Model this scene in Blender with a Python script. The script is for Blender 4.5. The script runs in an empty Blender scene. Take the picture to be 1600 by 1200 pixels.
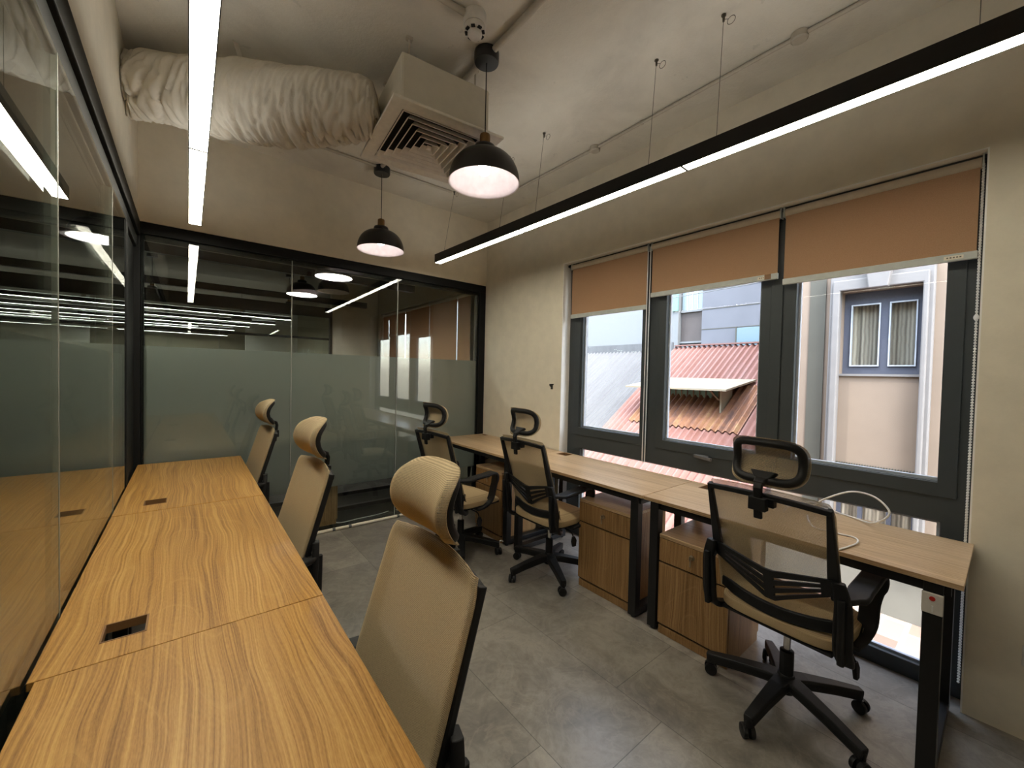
import bpy, bmesh, math, random
from mathutils import Vector, Matrix, Quaternion, noise
random.seed(4)
S = bpy.context.scene
COL = S.collection
R = math.radians

# ------------------------------------------------------------------ render look
S.view_settings.view_transform = 'Standard'
S.view_settings.look = 'None'
S.view_settings.gamma = 1.0
S.view_settings.use_curve_mapping = False
S.view_settings.exposure = EXPOSURE = 1.25
S.cycles.max_bounces = 10
S.cycles.diffuse_bounces = 5
S.cycles.glossy_bounces = 5
S.cycles.transparent_max_bounces = 32
S.cycles.sample_clamp_indirect = 6.0
S.cycles.caustics_reflective = False
S.cycles.caustics_refractive = False

# ------------------------------------------------------------------ materials
def lin(r, g, b):
    f = lambda c: (c/255/12.92) if c/255 <= .04045 else ((c/255+.055)/1.055)**2.4
    return (f(r), f(g), f(b), 1)

class NT:
    """small node-tree writer"""
    def __init__(s, name):
        s.m = bpy.data.materials.new(name); s.m.use_nodes = True
        s.t = s.m.node_tree; s.t.nodes.clear()
        s.out = s.n('ShaderNodeOutputMaterial')
    def n(s, typ, **kw):
        nd = s.t.nodes.new(typ)
        for k, v in kw.items():
            if k in nd.inputs: s.put(nd.inputs[k], v)
            else: setattr(nd, k, v)
        return nd
    def put(s, sock, v):
        if isinstance(v, bpy.types.NodeSocket): s.t.links.new(v, sock)
        else: sock.default_value = v
    def math(s, op, a, b=None, c=None):
        nd = s.t.nodes.new('ShaderNodeMath'); nd.operation = op
        for i, v in enumerate((a, b, c)):
            if v is not None: s.put(nd.inputs[i], v)
        return nd.outputs[0]
    def mix(s, fac, a, b, blend='MIX'):
        nd = s.t.nodes.new('ShaderNodeMix'); nd.data_type = 'RGBA'; nd.blend_type = blend
        s.put(nd.inputs[0], fac); s.put(nd.inputs[6], a); s.put(nd.inputs[7], b)
        return nd.outputs[2]
    def ramp(s, fac, stops):
        nd = s.t.nodes.new('ShaderNodeValToRGB'); e = nd.color_ramp.elements
        while len(e) < len(stops): e.new(0.5)
        for el, (p, c) in zip(e, stops): el.position = p; el.color = c
        s.put(nd.inputs[0], fac); return nd.outputs[0]
    def coords(s, scale=(1, 1, 1), rot=(0, 0, 0), loc=(0, 0, 0), kind='Object'):
        tc = s.n('ShaderNodeTexCoord'); mp = s.n('ShaderNodeMapping')
        s.t.links.new(tc.outputs[kind], mp.inputs[0])
        mp.inputs['Scale'].default_value = scale; mp.inputs['Rotation'].default_value = rot
        mp.inputs['Location'].default_value = loc
        return mp.outputs[0]
    def noise(s, vec, scale=5, detail=3, rough=.5, dist=0):
        nd = s.n('ShaderNodeTexNoise'); s.put(nd.inputs['Vector'], vec)
        nd.inputs['Scale'].default_value = scale; nd.inputs['Detail'].default_value = detail
        nd.inputs['Roughness'].default_value = rough; nd.inputs['Distortion'].default_value = dist
        return nd.outputs[0]
    def bsdf(s, color, rough=.5, metal=0, spec=.5, bump=None, bstr=.2, bdist=.01, **kw):
        p = s.n('ShaderNodeBsdfPrincipled')
        s.put(p.inputs['Base Color'], color); s.put(p.inputs['Roughness'], rough)
        s.put(p.inputs['Metallic'], metal); s.put(p.inputs['Specular IOR Level'], spec)
        for k, v in kw.items(): s.put(p.inputs[k.replace('_', ' ')], v)
        if bump is not None:
            b = s.n('ShaderNodeBump'); b.inputs['Strength'].default_value = bstr; b.inputs['Distance'].default_value = bdist
            s.put(b.inputs['Height'], bump); s.t.links.new(b.outputs[0], p.inputs['Normal'])
        return p.outputs[0]
    def done(s, sh):
        s.t.links.new(sh, s.out.inputs['Surface']); return s.m

def plain(name, c, rough=.5, metal=0, spec=.5, var=.06, scale=30, bstr=0):
    """solid colour with a faint procedural mottle"""
    t = NT(name); v = t.coords()
    nz = t.noise(v, scale, 4)
    dark = tuple(x*(1-var) for x in c[:3])+(1,); lite = tuple(min(1, x*(1+var)) for x in c[:3])+(1,)
    col = t.ramp(nz, [(.3, dark), (.7, lite)])
    return t.done(t.bsdf(col, rough, metal, spec, bump=nz if bstr else None, bstr=bstr))

def wood(name, axis, base, dark, lite, rough=.42, spec=.4, k=1.0):
    """oak laminate: fine wavy streaks along AXIS with a few cathedral arcs"""
    t = NT(name)
    tc = t.n('ShaderNodeTexCoord'); sp = t.n('ShaderNodeSeparateXYZ'); t.t.links.new(tc.outputs['Object'], sp.inputs[0])
    oi = t.n('ShaderNodeObjectInfo'); shift = t.math('MULTIPLY', oi.outputs['Random'], 7.0)
    al = sp.outputs[axis]; o1, o2 = [sp.outputs[q] for q in range(3) if q != axis]
    ac = t.math('ADD', o1, o2); ac = t.math('ADD', ac, shift)
    def vec(a, b, c=0.0):
        cb = t.n('ShaderNodeCombineXYZ'); t.put(cb.inputs[0], a); t.put(cb.inputs[1], b); t.put(cb.inputs[2], c); return cb.outputs[0]
    mul = lambda a, f: t.math('MULTIPLY', a, f)
    warp = t.noise(vec(mul(ac, 4.5*k), mul(al, 1.5*k)), 1.0, 2, .5)
    u = t.math('ADD', ac, mul(warp, .085/k))
    fine = t.noise(vec(mul(u, 210*k), mul(al, 1.6*k)), 1.0, 2, .6)
    mid = t.noise(vec(mul(u, 60*k), mul(al, .42*k), 3.0), 1.0, 2, .55)
    broad = t.noise(vec(mul(u, 9*k), mul(al, .35*k), 9.0), 1.0, 2, .5)
    arcs = t.math('FRACT', mul(t.noise(vec(mul(ac, 3.2*k), mul(al, .55*k), 5.0), 1.0, 1, .4), 15.0))
    arc = t.ramp(arcs, [(0, (1, 1, 1, 1)), (.07, (0, 0, 0, 1)), (.93, (0, 0, 0, 1)), (1, (.4, .4, .4, 1))])
    speck = t.noise(vec(mul(ac, 420*k), mul(al, 60*k), 2.0), 1.0, 2, .6)
    v = t.math('ADD', t.math('ADD', mul(fine, .42), mul(mid, .24)), t.math('ADD', mul(broad, .20), mul(speck, .14)))
    c = t.ramp(v, [(.375, dark), (.50, base), (.61, lite)])
    c = t.mix(mul(arc, .30), c, lite)
    return t.done(t.bsdf(c, rough, 0, spec, bump=fine, bstr=.05, bdist=.002))

def emit(name, c, strength):
    t = NT(name); e = t.n('ShaderNodeEmission'); e.inputs[0].default_value = c; e.inputs[1].default_value = strength
    return t.done(e.outputs[0])

def clear_glass(name, tint, f0=.045):
    """pane of thin glass: straight-through light plus a Fresnel mirror on each face"""
    t = NT(name)
    g = t.n('ShaderNodeNewGeometry')
    d = t.n('ShaderNodeVectorMath'); d.operation = 'DOT_PRODUCT'
    t.t.links.new(g.outputs['Normal'], d.inputs[0]); t.t.links.new(g.outputs['Incoming'], d.inputs[1])
    c = t.math('ABSOLUTE', d.outputs['Value'])
    p = t.math('POWER', t.math('SUBTRACT', 1.0, c), 5.0)
    fac = t.math('MINIMUM', t.math('ADD', t.math('MULTIPLY', p, 1-f0), f0), 1.0)
    tr = t.n('ShaderNodeBsdfTransparent'); tr.inputs[0].default_value = tint
    gl = t.n('ShaderNodeBsdfGlossy'); gl.inputs['Roughness'].default_value = 0.0; gl.inputs[0].default_value = (1, 1, 1, 1)
    m = t.n('ShaderNodeMixShader'); t.put(m.inputs[0], fac)
    t.t.links.new(tr.outputs[0], m.inputs[1]); t.t.links.new(gl.outputs[0], m.inputs[2])
    return t.done(m.outputs[0])

def frosted(name):
    """etched film: blurred view through, a little milky scatter"""
    t = NT(name)
    rf = t.n('ShaderNodeBsdfRefraction'); rf.inputs[0].default_value = (.86, .9, .86, 1); rf.inputs['Roughness'].default_value = .40; rf.inputs['IOR'].default_value = 1.5
    df = t.n('ShaderNodeBsdfDiffuse'); df.inputs[0].default_value = (.13, .135, .12, 1)
    tl = t.n('ShaderNodeBsdfTranslucent'); tl.inputs[0].default_value = (.74, .76, .70, 1)
    tr = t.n('ShaderNodeBsdfTransparent'); tr.inputs[0].default_value = (.8, .84, .8, 1)
    def mx(f, a, b):
        m = t.n('ShaderNodeMixShader'); t.put(m.inputs[0], f); t.t.links.new(a, m.inputs[1]); t.t.links.new(b, m.inputs[2]); return m.outputs[0]
    nz = t.noise(t.coords((1, 1, 1)), 900, 2)
    sh = mx(.62, df.outputs[0], tl.outputs[0])
    sh = mx(.42, sh, rf.outputs[0])
    return t.done(mx(t.math('ADD', t.math('MULTIPLY', nz, .08), .20), sh, tr.outputs[0]))

def mesh_fabric(name, c, clear, slant=0.0):
    t = NT(name); v = t.coords()
    w = t.n('ShaderNodeTexWave'); w.bands_direction = 'Z'; t.put(w.inputs['Vector'], v)
    w.inputs['Scale'].default_value = 95; w.inputs['Distortion'].default_value = .4
    nz = t.noise(v, 260, 2)
    pat = t.math('ADD', t.math('MULTIPLY', w.outputs[1], .5), t.math('MULTIPLY', nz, .5))
    dk = tuple(x*.72 for x in c[:3])+(1,)
    b = t.bsdf(t.ramp(pat, [(.2, dk), (.8, c)]), .8, 0, .25, bump=pat, bstr=.15, bdist=.002)
    tr = t.n('ShaderNodeBsdfTransparent')
    m = t.n('ShaderNodeMixShader')
    lw = t.n('ShaderNodeLayerWeight'); lw.inputs['Blend'].default_value = .5
    hole = t.math('SUBTRACT', clear, t.math('MULTIPLY', lw.outputs['Facing'], slant))   # threads overlap when seen at a slant
    t.put(m.inputs[0], t.math('MAXIMUM', t.math('ADD', t.math('MULTIPLY', t.math('SUBTRACT', .5, pat), .3), hole), 0.0))
    t.t.links.new(b, m.inputs[1]); t.t.links.new(tr.outputs[0], m.inputs[2])
    return t.done(m.outputs[0])

def paint(name, c, rough=.85, mott=.05, bstr=.12, scale=9):
    t = NT(name); v = t.coords()
    a = t.noise(v, scale, 5, .6); b = t.noise(v, 160, 3, .6)
    dk = tuple(x*(1-mott) for x in c[:3])+(1,); lt = tuple(x*(1+mott) for x in c[:3])+(1,)
    return t.done(t.bsdf(t.ramp(a, [(.3, dk), (.7, lt)]), rough, 0, .2, bump=b, bstr=bstr, bdist=.004))

def concrete_ceiling():
    t = NT('painted_concrete'); v = t.coords()
    a = t.noise(v, 1.6, 6, .62, .6); b = t.noise(v, 55, 4, .65); c = t.noise(v, 11, 3, .6)
    col = t.ramp(a, [(.32, lin(200, 195, 184)), (.5, lin(214, 209, 197)), (.7, lin(224, 219, 207))])
    spots = t.ramp(c, [(.28, (0, 0, 0, 1)), (.31, (1, 1, 1, 1))])
    col = t.mix(.12, col, spots, 'MULTIPLY')
    return t.done(t.bsdf(col, .9, 0, .15, bump=b, bstr=.35, bdist=.006))

def stone_floor():
    t = NT('stone_vinyl_floor')
    v = t.coords(rot=(0, 0, R(90)), loc=(0, 0, 0))
    tc = t.n('ShaderNodeTexCoord'); sx = t.n('ShaderNodeSeparateXYZ'); t.t.links.new(tc.outputs['Object'], sx.inputs[0])
    cx = t.n('ShaderNodeCombineXYZ')
    t.put(cx.inputs[0], t.math('SUBTRACT', sx.outputs[1], 1.10+.0))
    t.put(cx.inputs[1], t.math('SUBTRACT', sx.outputs[0], 1.07))
    br = t.n('ShaderNodeTexBrick'); t.t.links.new(cx.outputs[0], br.inputs['Vector'])
    br.offset = .24; br.offset_frequency = 2; br.squash = 1
    for k, q in (('Scale', 1), ('Mortar Size', .0016), ('Mortar Smooth', .1), ('Bias', 0), ('Brick Width', .95), ('Row Height', .475)):
        br.inputs[k].default_value = q
    br.inputs['Color1'].default_value = (.8, .8, .8, 1); br.inputs['Color2'].default_value = (1.15, 1.15, 1.15, 1)
    br.inputs['Mortar'].default_value = (.38, .38, .38, 1)
    o = t.coords()
    a = t.noise(o, 2.6, 7, .66, 1.0); b = t.noise(o, 9, 6, .7, 2.2)
    f = t.math('ADD', t.math('MULTIPLY', a, .65), t.math('MULTIPLY', b, .35))
    col = t.ramp(f, [(.34, lin(110, 104, 98)), (.48, lin(136, 130, 121)), (.58, lin(156, 149, 139)), (.68, lin(126, 120, 113))])
    # thin pale veins
    vn = t.math('ABSOLUTE', t.math('SUBTRACT', t.noise(o, 3.4, 5, .6, 1.2), .5))
    col = t.mix(t.math('MULTIPLY', t.ramp(vn, [(0, (1, 1, 1, 1)), (.025, (0, 0, 0, 1))]), .28), col, lin(170, 160, 146))
    col = t.mix(1, col, br.outputs[0], 'MULTIPLY')
    rg = t.math('ADD', t.math('MULTIPLY', b, .18), .24)
    return t.done(t.bsdf(col, rg, 0, .65, bump=f, bstr=.06, bdist=.004))

def sheet_metal(name, c1, c2, c3, sc=1.0):
    t = NT(name); v = t.coords((.25*sc, 2.2*sc, .25*sc))
    a = t.noise(v, 2.2, 6, .65); b = t.noise(t.coords(), 14, 4, .6)
    f = t.math('ADD', t.math('MULTIPLY', a, .7), t.math('MULTIPLY', b, .3))
    return t.done(t.bsdf(t.ramp(f, [(.35, c1), (.52, c2), (.68, c3)]), .6, 0, .3))

def brick_pavers():
    t = NT('brick_paver'); br = t.n('ShaderNodeTexBrick'); t.put(br.inputs['Vector'], t.coords())
    for k, q in (('Scale', 1), ('Mortar Size', .02), ('Brick Width', .42), ('Row Height', .2)): br.inputs[k].default_value = q
    br.inputs['Color1'].default_value = lin(120, 88, 78); br.inputs['Color2'].default_value = lin(138, 122, 106)
    br.inputs['Mortar'].default_value = lin(146, 140, 130)
    return t.done(t.bsdf(br.outputs[0], .8))

def curtain_mat():
    t = NT('curtain_cloth'); w = t.n('ShaderNodeTexWave'); w.bands_direction = 'Y'
    t.put(w.inputs['Vector'], t.coords()); w.inputs['Scale'].default_value = 9; w.inputs['Distortion'].default_value = 1.5
    return t.done(t.bsdf(t.ramp(w.outputs[0], [(0, lin(132, 124, 110)), (1, lin(172, 163, 146))]), .9))

WARM = (1.0, .93, .76, 1)
STRIP_E, STRIP_L, UP_FILL_E, PEND_E, OFFICE_E = 13.0, 18.0, 3.4, 5.5, 16.0
M = {
 'wall': paint('beige_wall_paint', lin(226, 218, 200)),
 'white_wall': paint('white_reveal_paint', lin(242, 240, 236)),
 'ceiling': concrete_ceiling(),
 'floor': stone_floor(),
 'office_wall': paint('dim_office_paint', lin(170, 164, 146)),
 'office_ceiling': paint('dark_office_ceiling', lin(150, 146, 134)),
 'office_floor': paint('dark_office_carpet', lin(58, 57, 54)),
 'oak_y': wood('oak_laminate_long', 1, lin(180, 134, 68), lin(128, 86, 36), lin(206, 164, 96)),
 'oak_grey_y': wood('pale_oak_laminate_long', 1, lin(188, 158, 120), lin(150, 120, 86), lin(210, 184, 148), .3, .55),
 'oak_z': wood('oak_laminate_upright', 2, lin(150, 114, 72), lin(104, 74, 42), lin(176, 140, 94), k=1.3),
 'oak_edge': plain('oak_edge_band', lin(132, 96, 60), .5),
 'black_metal': plain('black_powder_coat', lin(24, 24, 25), .45, 0, .4),
 'black_frame': plain('black_aluminium', lin(15, 17, 18), .6, 0, .25),
 'slate_frame': plain('slate_grey_aluminium', lin(62, 68, 71), .45, .1, .4, .03),
 'bead': plain('pale_glazing_bead', lin(170, 178, 186), .5),
 'black_plastic': plain('black_plastic', lin(21, 21, 22), .5, 0, .35, .1, 200),
 'grey_plastic': plain('grey_plastic', lin(96, 95, 95), .55),
 'mesh': mesh_fabric('beige_chair_mesh', lin(208, 186, 148), .70, .60),
 'seat': mesh_fabric('beige_seat_cloth', lin(192, 168, 128), -.3),
 'chrome': plain('chrome', (.75, .75, .76, 1), .18, 1),
 'brass': plain('aged_brass', lin(128, 98, 62), .4, .8),
 'lock_metal': plain('lock_nickel', lin(190, 180, 160), .28, 1),
 'lamp_black': plain('black_lamp_enamel', lin(30, 31, 32), .35, 0, .5),
 'lamp_inner': plain('white_lamp_enamel', lin(238, 232, 232), .4),
 'bulb': emit('lit_bulb', (1, .90, .86, 1), PEND_E),
 'strip': emit('lit_strip_diffuser', WARM, STRIP_E),
 'strip_left': emit('lit_strip_diffuser_warm', WARM, STRIP_L),
 'added_uplight_soft': emit('added_ceiling_fill_soft', (1, .98, .92, 1), UP_FILL_E*.9),
 'added_uplight': emit('added_ceiling_fill', (1, .98, .92, 1), UP_FILL_E),  # both top glows are added fill for the ceiling
 'film_fill_bulb': emit('lit_office_bulb', (1, .96, .90, 1), 210.0),  # strong fill for the added pendants behind the frosted film
 'office_strip': emit('lit_office_strip', (1, .97, .9, 1), OFFICE_E),
 'white_plastic': plain('white_plastic', lin(212, 208, 200), .45),
 'cable_white': plain('white_cable', lin(222, 221, 218), .4),
 'duct': plain('duct_wrap_cloth', lin(206, 199, 184), .85, 0, .15, .07, 12),
 'plenum': paint('plenum_insulation', lin(208, 202, 186), .8, .03, .2, 20),
 'grille': plain('grille_enamel', lin(236, 230, 218), .5),
 'dark_void': plain('dark_void', lin(26, 25, 24), .9),
 'conduit': plain('painted_conduit', lin(186, 179, 164), .6),
 'wire': plain('steel_wire', lin(96, 92, 84), .4, .8),
 'trunking': plain('cream_trunking', lin(224, 216, 198), .5),
 'rail': plain('blind_rail_grey', lin(186, 190, 186), .45),
 'roller': plain('cream_roller_cloth', lin(196, 182, 162), .8),
 'glass': clear_glass('partition_glass', (.90, .935, .91, 1)),
 'window_glass': clear_glass('window_glass', (.965, .975, .97, 1), .003),
 'seam': plain('glass_joint_seal', lin(150, 152, 144), .4),
 'film': frosted('frosted_film'),
 'red_mark': plain('red_mark', lin(190, 40, 30), .5),
 'ink': plain('grey_print', lin(120, 112, 100), .6),
 'screen': plain('dark_screen', lin(14, 15, 16), .3),
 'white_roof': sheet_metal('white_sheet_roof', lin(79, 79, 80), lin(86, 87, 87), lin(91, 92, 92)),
 'red_roof': sheet_metal('red_sheet_roof', lin(116, 79, 68), lin(124, 91, 83), lin(129, 102, 95)),
 'rust_roof': sheet_metal('rusty_sheet_roof', lin(90, 71, 65), lin(126, 89, 66), lin(147, 122, 86), 1.6),
 'ply': plain('pale_plywood', lin(135, 127, 107), .7, var=.1, scale=4),
 'mint': plain('mint_boards', lin(115, 139, 121), .7, var=.25, scale=5),
 'stucco': paint('beige_stucco', lin(123, 110, 97), .9, .05, .15, 3),
 'stucco_pink': paint('peach_stucco', lin(130, 110, 94), .9, .05, .15, 3),
 'grey_band': paint('grey_band_paint', lin(76, 75, 68), .9),
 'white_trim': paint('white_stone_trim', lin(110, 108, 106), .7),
 'cement': paint('grey_cement', lin(105, 103, 96), .9, .08, .2, 2),
 'concrete_blue': paint('pale_concrete', lin(95, 97, 103), .9, .08, .2, 1.2),
 'tower': paint('tower_concrete', lin(81, 76, 74), .9, .12, .2, 1.5),
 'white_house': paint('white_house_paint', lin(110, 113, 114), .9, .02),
 'blue_pane': plain('blue_pane', lin(77, 100, 112), .2),
 'blue_frame': plain('dusty_blue_frame', lin(66, 70, 82), .6, var=.2, scale=180),
 'teal_pane': plain('teal_pane', lin(89, 125, 116), .3),
 'dark_pane': plain('grey_pane', lin(110, 124, 128), .25),
 'curtain': curtain_mat(),
 'paver': brick_pavers(),
}
def blind_cloth():
    t = NT('tan_blind_cloth'); v = t.coords()
    nz = t.noise(v, 320, 2); c = t.ramp(nz, [(.3, lin(182, 146, 114)), (.7, lin(196, 160, 128))])
    d = t.n('ShaderNodeBsdfDiffuse'); t.put(d.inputs[0], c)
    tl = t.n('ShaderNodeBsdfTranslucent'); tl.inputs[0].default_value = lin(170, 126, 92)
    m = t.n('ShaderNodeMixShader'); m.inputs[0].default_value = .22
    t.t.links.new(d.outputs[0], m.inputs[1]); t.t.links.new(tl.outputs[0], m.inputs[2])
    return t.done(m.outputs[0])
M['blind'] = blind_cloth()

# ------------------------------------------------------------------ mesh building
class MB:
    def __init__(s): s.b = bmesh.new()
    def box(s, c, d, rot=None):
        """box of size d centred at c"""
        mt = Matrix.Translation(c) @ (rot.to_4x4() if rot is not None else Matrix()) @ Matrix.Diagonal((*d, 1))
        bmesh.ops.create_cube(s.b, size=1, matrix=mt); return s
    def span(s, lo, hi):
        return s.box([(a+b)/2 for a, b in zip(lo, hi)], [abs(b-a) for a, b in zip(lo, hi)])
    def bar(s, p, q, w, h, up=(0, 0, 1)):
        p, q = Vector(p), Vector(q); d = q-p; z = d.normalized(); u = Vector(up)
        x = u.cross(z)
        if x.length < 1e-5: x = Vector((1, 0, 0)).cross(z)
        x.normalize(); y = z.cross(x)
        return s.box((p+q)/2, (w, h, d.length), Matrix((x, y, z)).transposed())
    def tube(s, pts, r, n=10, closed=False, cap=True):
        pts = [Vector(p) for p in pts]; N = len(pts)
        rr = r if isinstance(r, (list, tuple)) else [r]*N
        rings = []; prev = None
        for i, p in enumerate(pts):
            a = pts[(i-1) % N] if (closed or i > 0) else pts[i]
            b = pts[(i+1) % N] if (closed or i < N-1) else pts[i]
            t = (b-a).normalized()
            if prev is None:
                u = t.orthogonal().normalized()
            else:
                u = prev - t*prev.dot(t)
                u = u.normalized() if u.length > 1e-6 else t.orthogonal().normalized()
            prev = u; w = t.cross(u)
            rings.append([s.b.verts.new(p+(u*math.cos(2*math.pi*k/n)+w*math.sin(2*math.pi*k/n))*rr[i]) for k in range(n)])
        for i in range(N if closed else N-1):
            A, B = rings[i], rings[(i+1) % N]
            off = 0
            if closed and i == N-1:
                off = min(range(n), key=lambda o: (A[0].co-B[o].co).length)
            for k in range(n): s.b.faces.new((A[k], A[(k+1) % n], B[(k+1+off) % n], B[(k+off) % n]))
        if cap and not closed:
            s.b.faces.new(rings[0][::-1]); s.b.faces.new(rings[-1])
        return s
    def ribbon(s, pts, w, th, side):
        """flat strip swept along pts; w along SIDE, th across"""
        pts = [Vector(p) for p in pts]; side = Vector(side).normalized(); rings = []
        ww = w if isinstance(w, (list, tuple)) else [w]*len(pts)
        for i, p in enumerate(pts):
            t = (pts[min(i+1, len(pts)-1)]-pts[max(i-1, 0)]).normalized(); nrm = t.cross(side).normalized()
            hw, ht = ww[i]/2, th/2
            prof = [(-hw, -ht*.5), (-hw*.86, -ht), (hw*.86, -ht), (hw, -ht*.5), (hw, ht*.5), (hw*.86, ht), (-hw*.86, ht), (-hw, ht*.5)]
            rings.append([s.b.verts.new(p+side*a+nrm*b) for a, b in prof])
        for A, B in zip(rings, rings[1:]):
            for k in range(8): s.b.faces.new((A[k], A[(k+1) % 8], B[(k+1) % 8], B[k]))
        s.b.faces.new(rings[0][::-1]); s.b.faces.new(rings[-1]); return s
    def lathe(s, prof, c=(0, 0, 0), n=40, close=False):
        c = Vector(c); rings = []
        for r, z in prof:
            rings.append([s.b.verts.new(c+Vector((max(r, 1e-5)*math.cos(2*math.pi*k/n), max(r, 1e-5)*math.sin(2*math.pi*k/n), z))) for k in range(n)])
        for A, B in zip(rings, rings[1:]):
            for k in range(n): s.b.faces.new((A[k], A[(k+1) % n], B[(k+1) % n], B[k]))
        if close: s.b.faces.new(rings[0][::-1]); s.b.faces.new(rings[-1])
        return s
    def plate(s, us, vs, t0, t1, f, skip=()):
        """slab on a u,v grid with the SKIP cells left open; f(u,v,t)->xyz"""
        V = {}
        def v(i, j, t):
            if (i, j, t) not in V: V[i, j, t] = s.b.verts.new(f(us[i], vs[j], (t0, t1)[t]))
            return V[i, j, t]
        cells = {(i, j) for i in range(len(us)-1) for j in range(len(vs)-1)} - set(skip)
        for i, j in cells:
            s.b.faces.new((v(i, j, 0), v(i, j+1, 0), v(i+1, j+1, 0), v(i+1, j, 0)))
            s.b.faces.new((v(i, j, 1), v(i+1, j, 1), v(i+1, j+1, 1), v(i, j+1, 1)))
            for (di, dj, a, b) in ((-1, 0, (i, j), (i, j+1)), (1, 0, (i+1, j+1), (i+1, j)), (0, -1, (i+1, j), (i, j)), (0, 1, (i, j+1), (i+1, j+1))):
                if (i+di, j+dj) not in cells:
                    s.b.faces.new((v(*a, 0), v(*b, 0), v(*b, 1), v(*a, 1)))
        return s
    def build(s, name, mat, parent=None, bevel=0, smooth=False, seg=2, sub=0):
        bmesh.ops.recalc_face_normals(s.b, faces=s.b.faces[:])
        me = bpy.data.meshes.new(name); s.b.to_mesh(me); s.b.free()
        me.materials.append(mat)
        o = bpy.data.objects.new(name, me); COL.objects.link(o)
        if parent is not None: o.parent = parent
        if bevel:
            md = o.modifiers.new('bevel', 'BEVEL'); md.width = bevel; md.segments = seg; md.limit_method = 'ANGLE'; md.angle_limit = R(35)
        if sub:
            md = o.modifiers.new('sub', 'SUBSURF'); md.levels = md.render_levels = sub
        if smooth:
            for p in me.polygons: p.use_smooth = True
            if smooth != 'all':
                me.set_sharp_from_angle(angle=R(40))
        return o

def tag(o, label, cat, group=None, kind=None):
    o['label'] = label; o['category'] = cat
    if group: o['group'] = group
    if kind: o['kind'] = kind
    return o
def thing(name, label, cat, loc=(0, 0, 0), rz=0, group=None, kind=None):
    o = bpy.data.objects.new(name, None); COL.objects.link(o)
    o.empty_display_size = .1; o.location = loc; o.rotation_euler = (0, 0, rz)
    return tag(o, label, cat, group, kind)
def copy_tree(o, parent=None):
    c = o.copy(); COL.objects.link(c)
    if parent is not None: c.parent = parent
    for ch in list(o.children): copy_tree(ch, c)
    return c
def smooth_path(pts, n=8):
    """Catmull-Rom through pts"""
    P = [Vector(p) for p in pts]; out = []
    for i in range(len(P)-1):
        a, b, c, d = P[max(i-1, 0)], P[i], P[i+1], P[min(i+2, len(P)-1)]
        for k in range(n):
            t = k/n
            out.append(.5*((2*b)+(c-a)*t+(2*a-5*b+4*c-d)*t*t+(3*b-a-3*c+d)*t**3))
    out.append(P[-1]); return out
xyz = lambda u, v, t: (u, v, t)          # plate lying flat
yzx = lambda u, v, t: (t, u, v)          # plate standing in a plane of constant x
xzy = lambda u, v, t: (u, t, v)          # plate standing in a plane of constant y
ST = 'structure'

# ------------------------------------------------------------------ key dimensions
XW, XL, YB, ZC, ZT = 2.641, -.269, 3.80, 3.138, 2.43
YN = -1.7

# ------------------------------------------------------------------ setting
def struct(name, mb, mat, label, cat, **k):
    return tag(mb.build(name, mat, **k), label, cat, kind=ST)
struct('floor', MB().span((XL-.06, YN, -.1), (XW+.2, YB+.06, 0)), M['floor'], 'grey stone-look tile floor under the desks and chairs', 'floor')
struct('ceiling', MB().span((XL-.2, YN, ZC), (XW+.2, YB+.1, ZC+.2)), M['ceiling'], 'rough painted concrete ceiling above the room', 'ceiling')
struct('wall_right', MB().plate([YN, .092, 2.575, YB+.3], [0, 2.444, ZC], XW, XW+.2, yzx, skip=[(1, 0)]), M['wall'],
       'beige wall around the tall window with blinds', 'wall')
struct('wall_back', MB().span((XL-.08, YB-.02, ZT), (XW, YB+.1, ZC)), M['wall'], 'beige wall band above the back glass partition', 'wall')
struct('wall_left', MB().span((XL-.1, YN, ZT), (XL, YB-.02, ZC)), M['wall'], 'beige wall band above the left glass partition', 'wall')
struct('wall_near', MB().span((XL-.1, YN-.15, 0), (XW+.2, YN, ZC)), M['wall'], 'plain beige wall closing the room at the near end', 'wall')
# white painted lining of the window reveal
lin_ = MB(); lin_.span((XW+.001, 2.569, 0), (XW+.2, 2.576, 2.444)); lin_.span((XW+.001, .091, 0), (XW+.2, .098, 2.444)); lin_.span((XW+.001, .098, 2.438), (XW+.2, 2.569, 2.445))
struct('trim_1', lin_, M['white_wall'], 'white painted reveal lining the window opening', 'window reveal')

# window -------------------------------------------------------------
W = thing('window_1', 'slate grey framed floor length window with three upper panes', 'window', (0, 0, 0), kind=ST)
yc = [.098, .192, .795, .985, 1.605, 1.782, 2.412, 2.569]; zc = [0, .08, .79, .979, 2.36, 2.438]
skip = [(1, 3), (3, 3), (5, 3)] + [(i, 1) for i in range(1, 6)]
MB().plate(yc, zc, 2.742, 2.81, yzx, skip).build('frame', M['slate_frame'], W, bevel=.003)
# raised sash lines on the frame
sl = MB()
for a, b, z0 in ((.862, 1.672, .905), (.14, .862, .905), (1.74, 2.50, .905)):
    sl.plate([a+.004, a+.066, b-.066, b-.004], [z0+.004, z0+.07, 2.34, 2.40], 2.733, 2.7425, yzx, [(1, 1)])
sl.build('sash', M['slate_frame'], W, bevel=.002)
for a, b, z0, z1 in ((.192, .795, .979, 2.36), (.985, 1.605, .979, 2.36), (1.782, 2.412, .979, 2.36), (.192, 2.412, .08, .79)):
    MB().plate([a, a+.012, b-.012, b], [z0, z0+.012, z1-.012, z1], 2.768, 2.79, yzx, [(1, 1)]).build('glazing_bead', M['bead'], W)
    MB().span((2.778, a+.01, z0+.01), (2.784, b-.01, z1-.01)).build('pane', M['window_glass'], W)
h = MB(); h.span((2.715, 1.262, .892), (2.735, 1.362, .916)); h.bar((2.712, 1.345, .905), (2.705, 1.235, .897), .016, .022); h.build('handle', M['grey_plastic'], W, bevel=.004)
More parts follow.
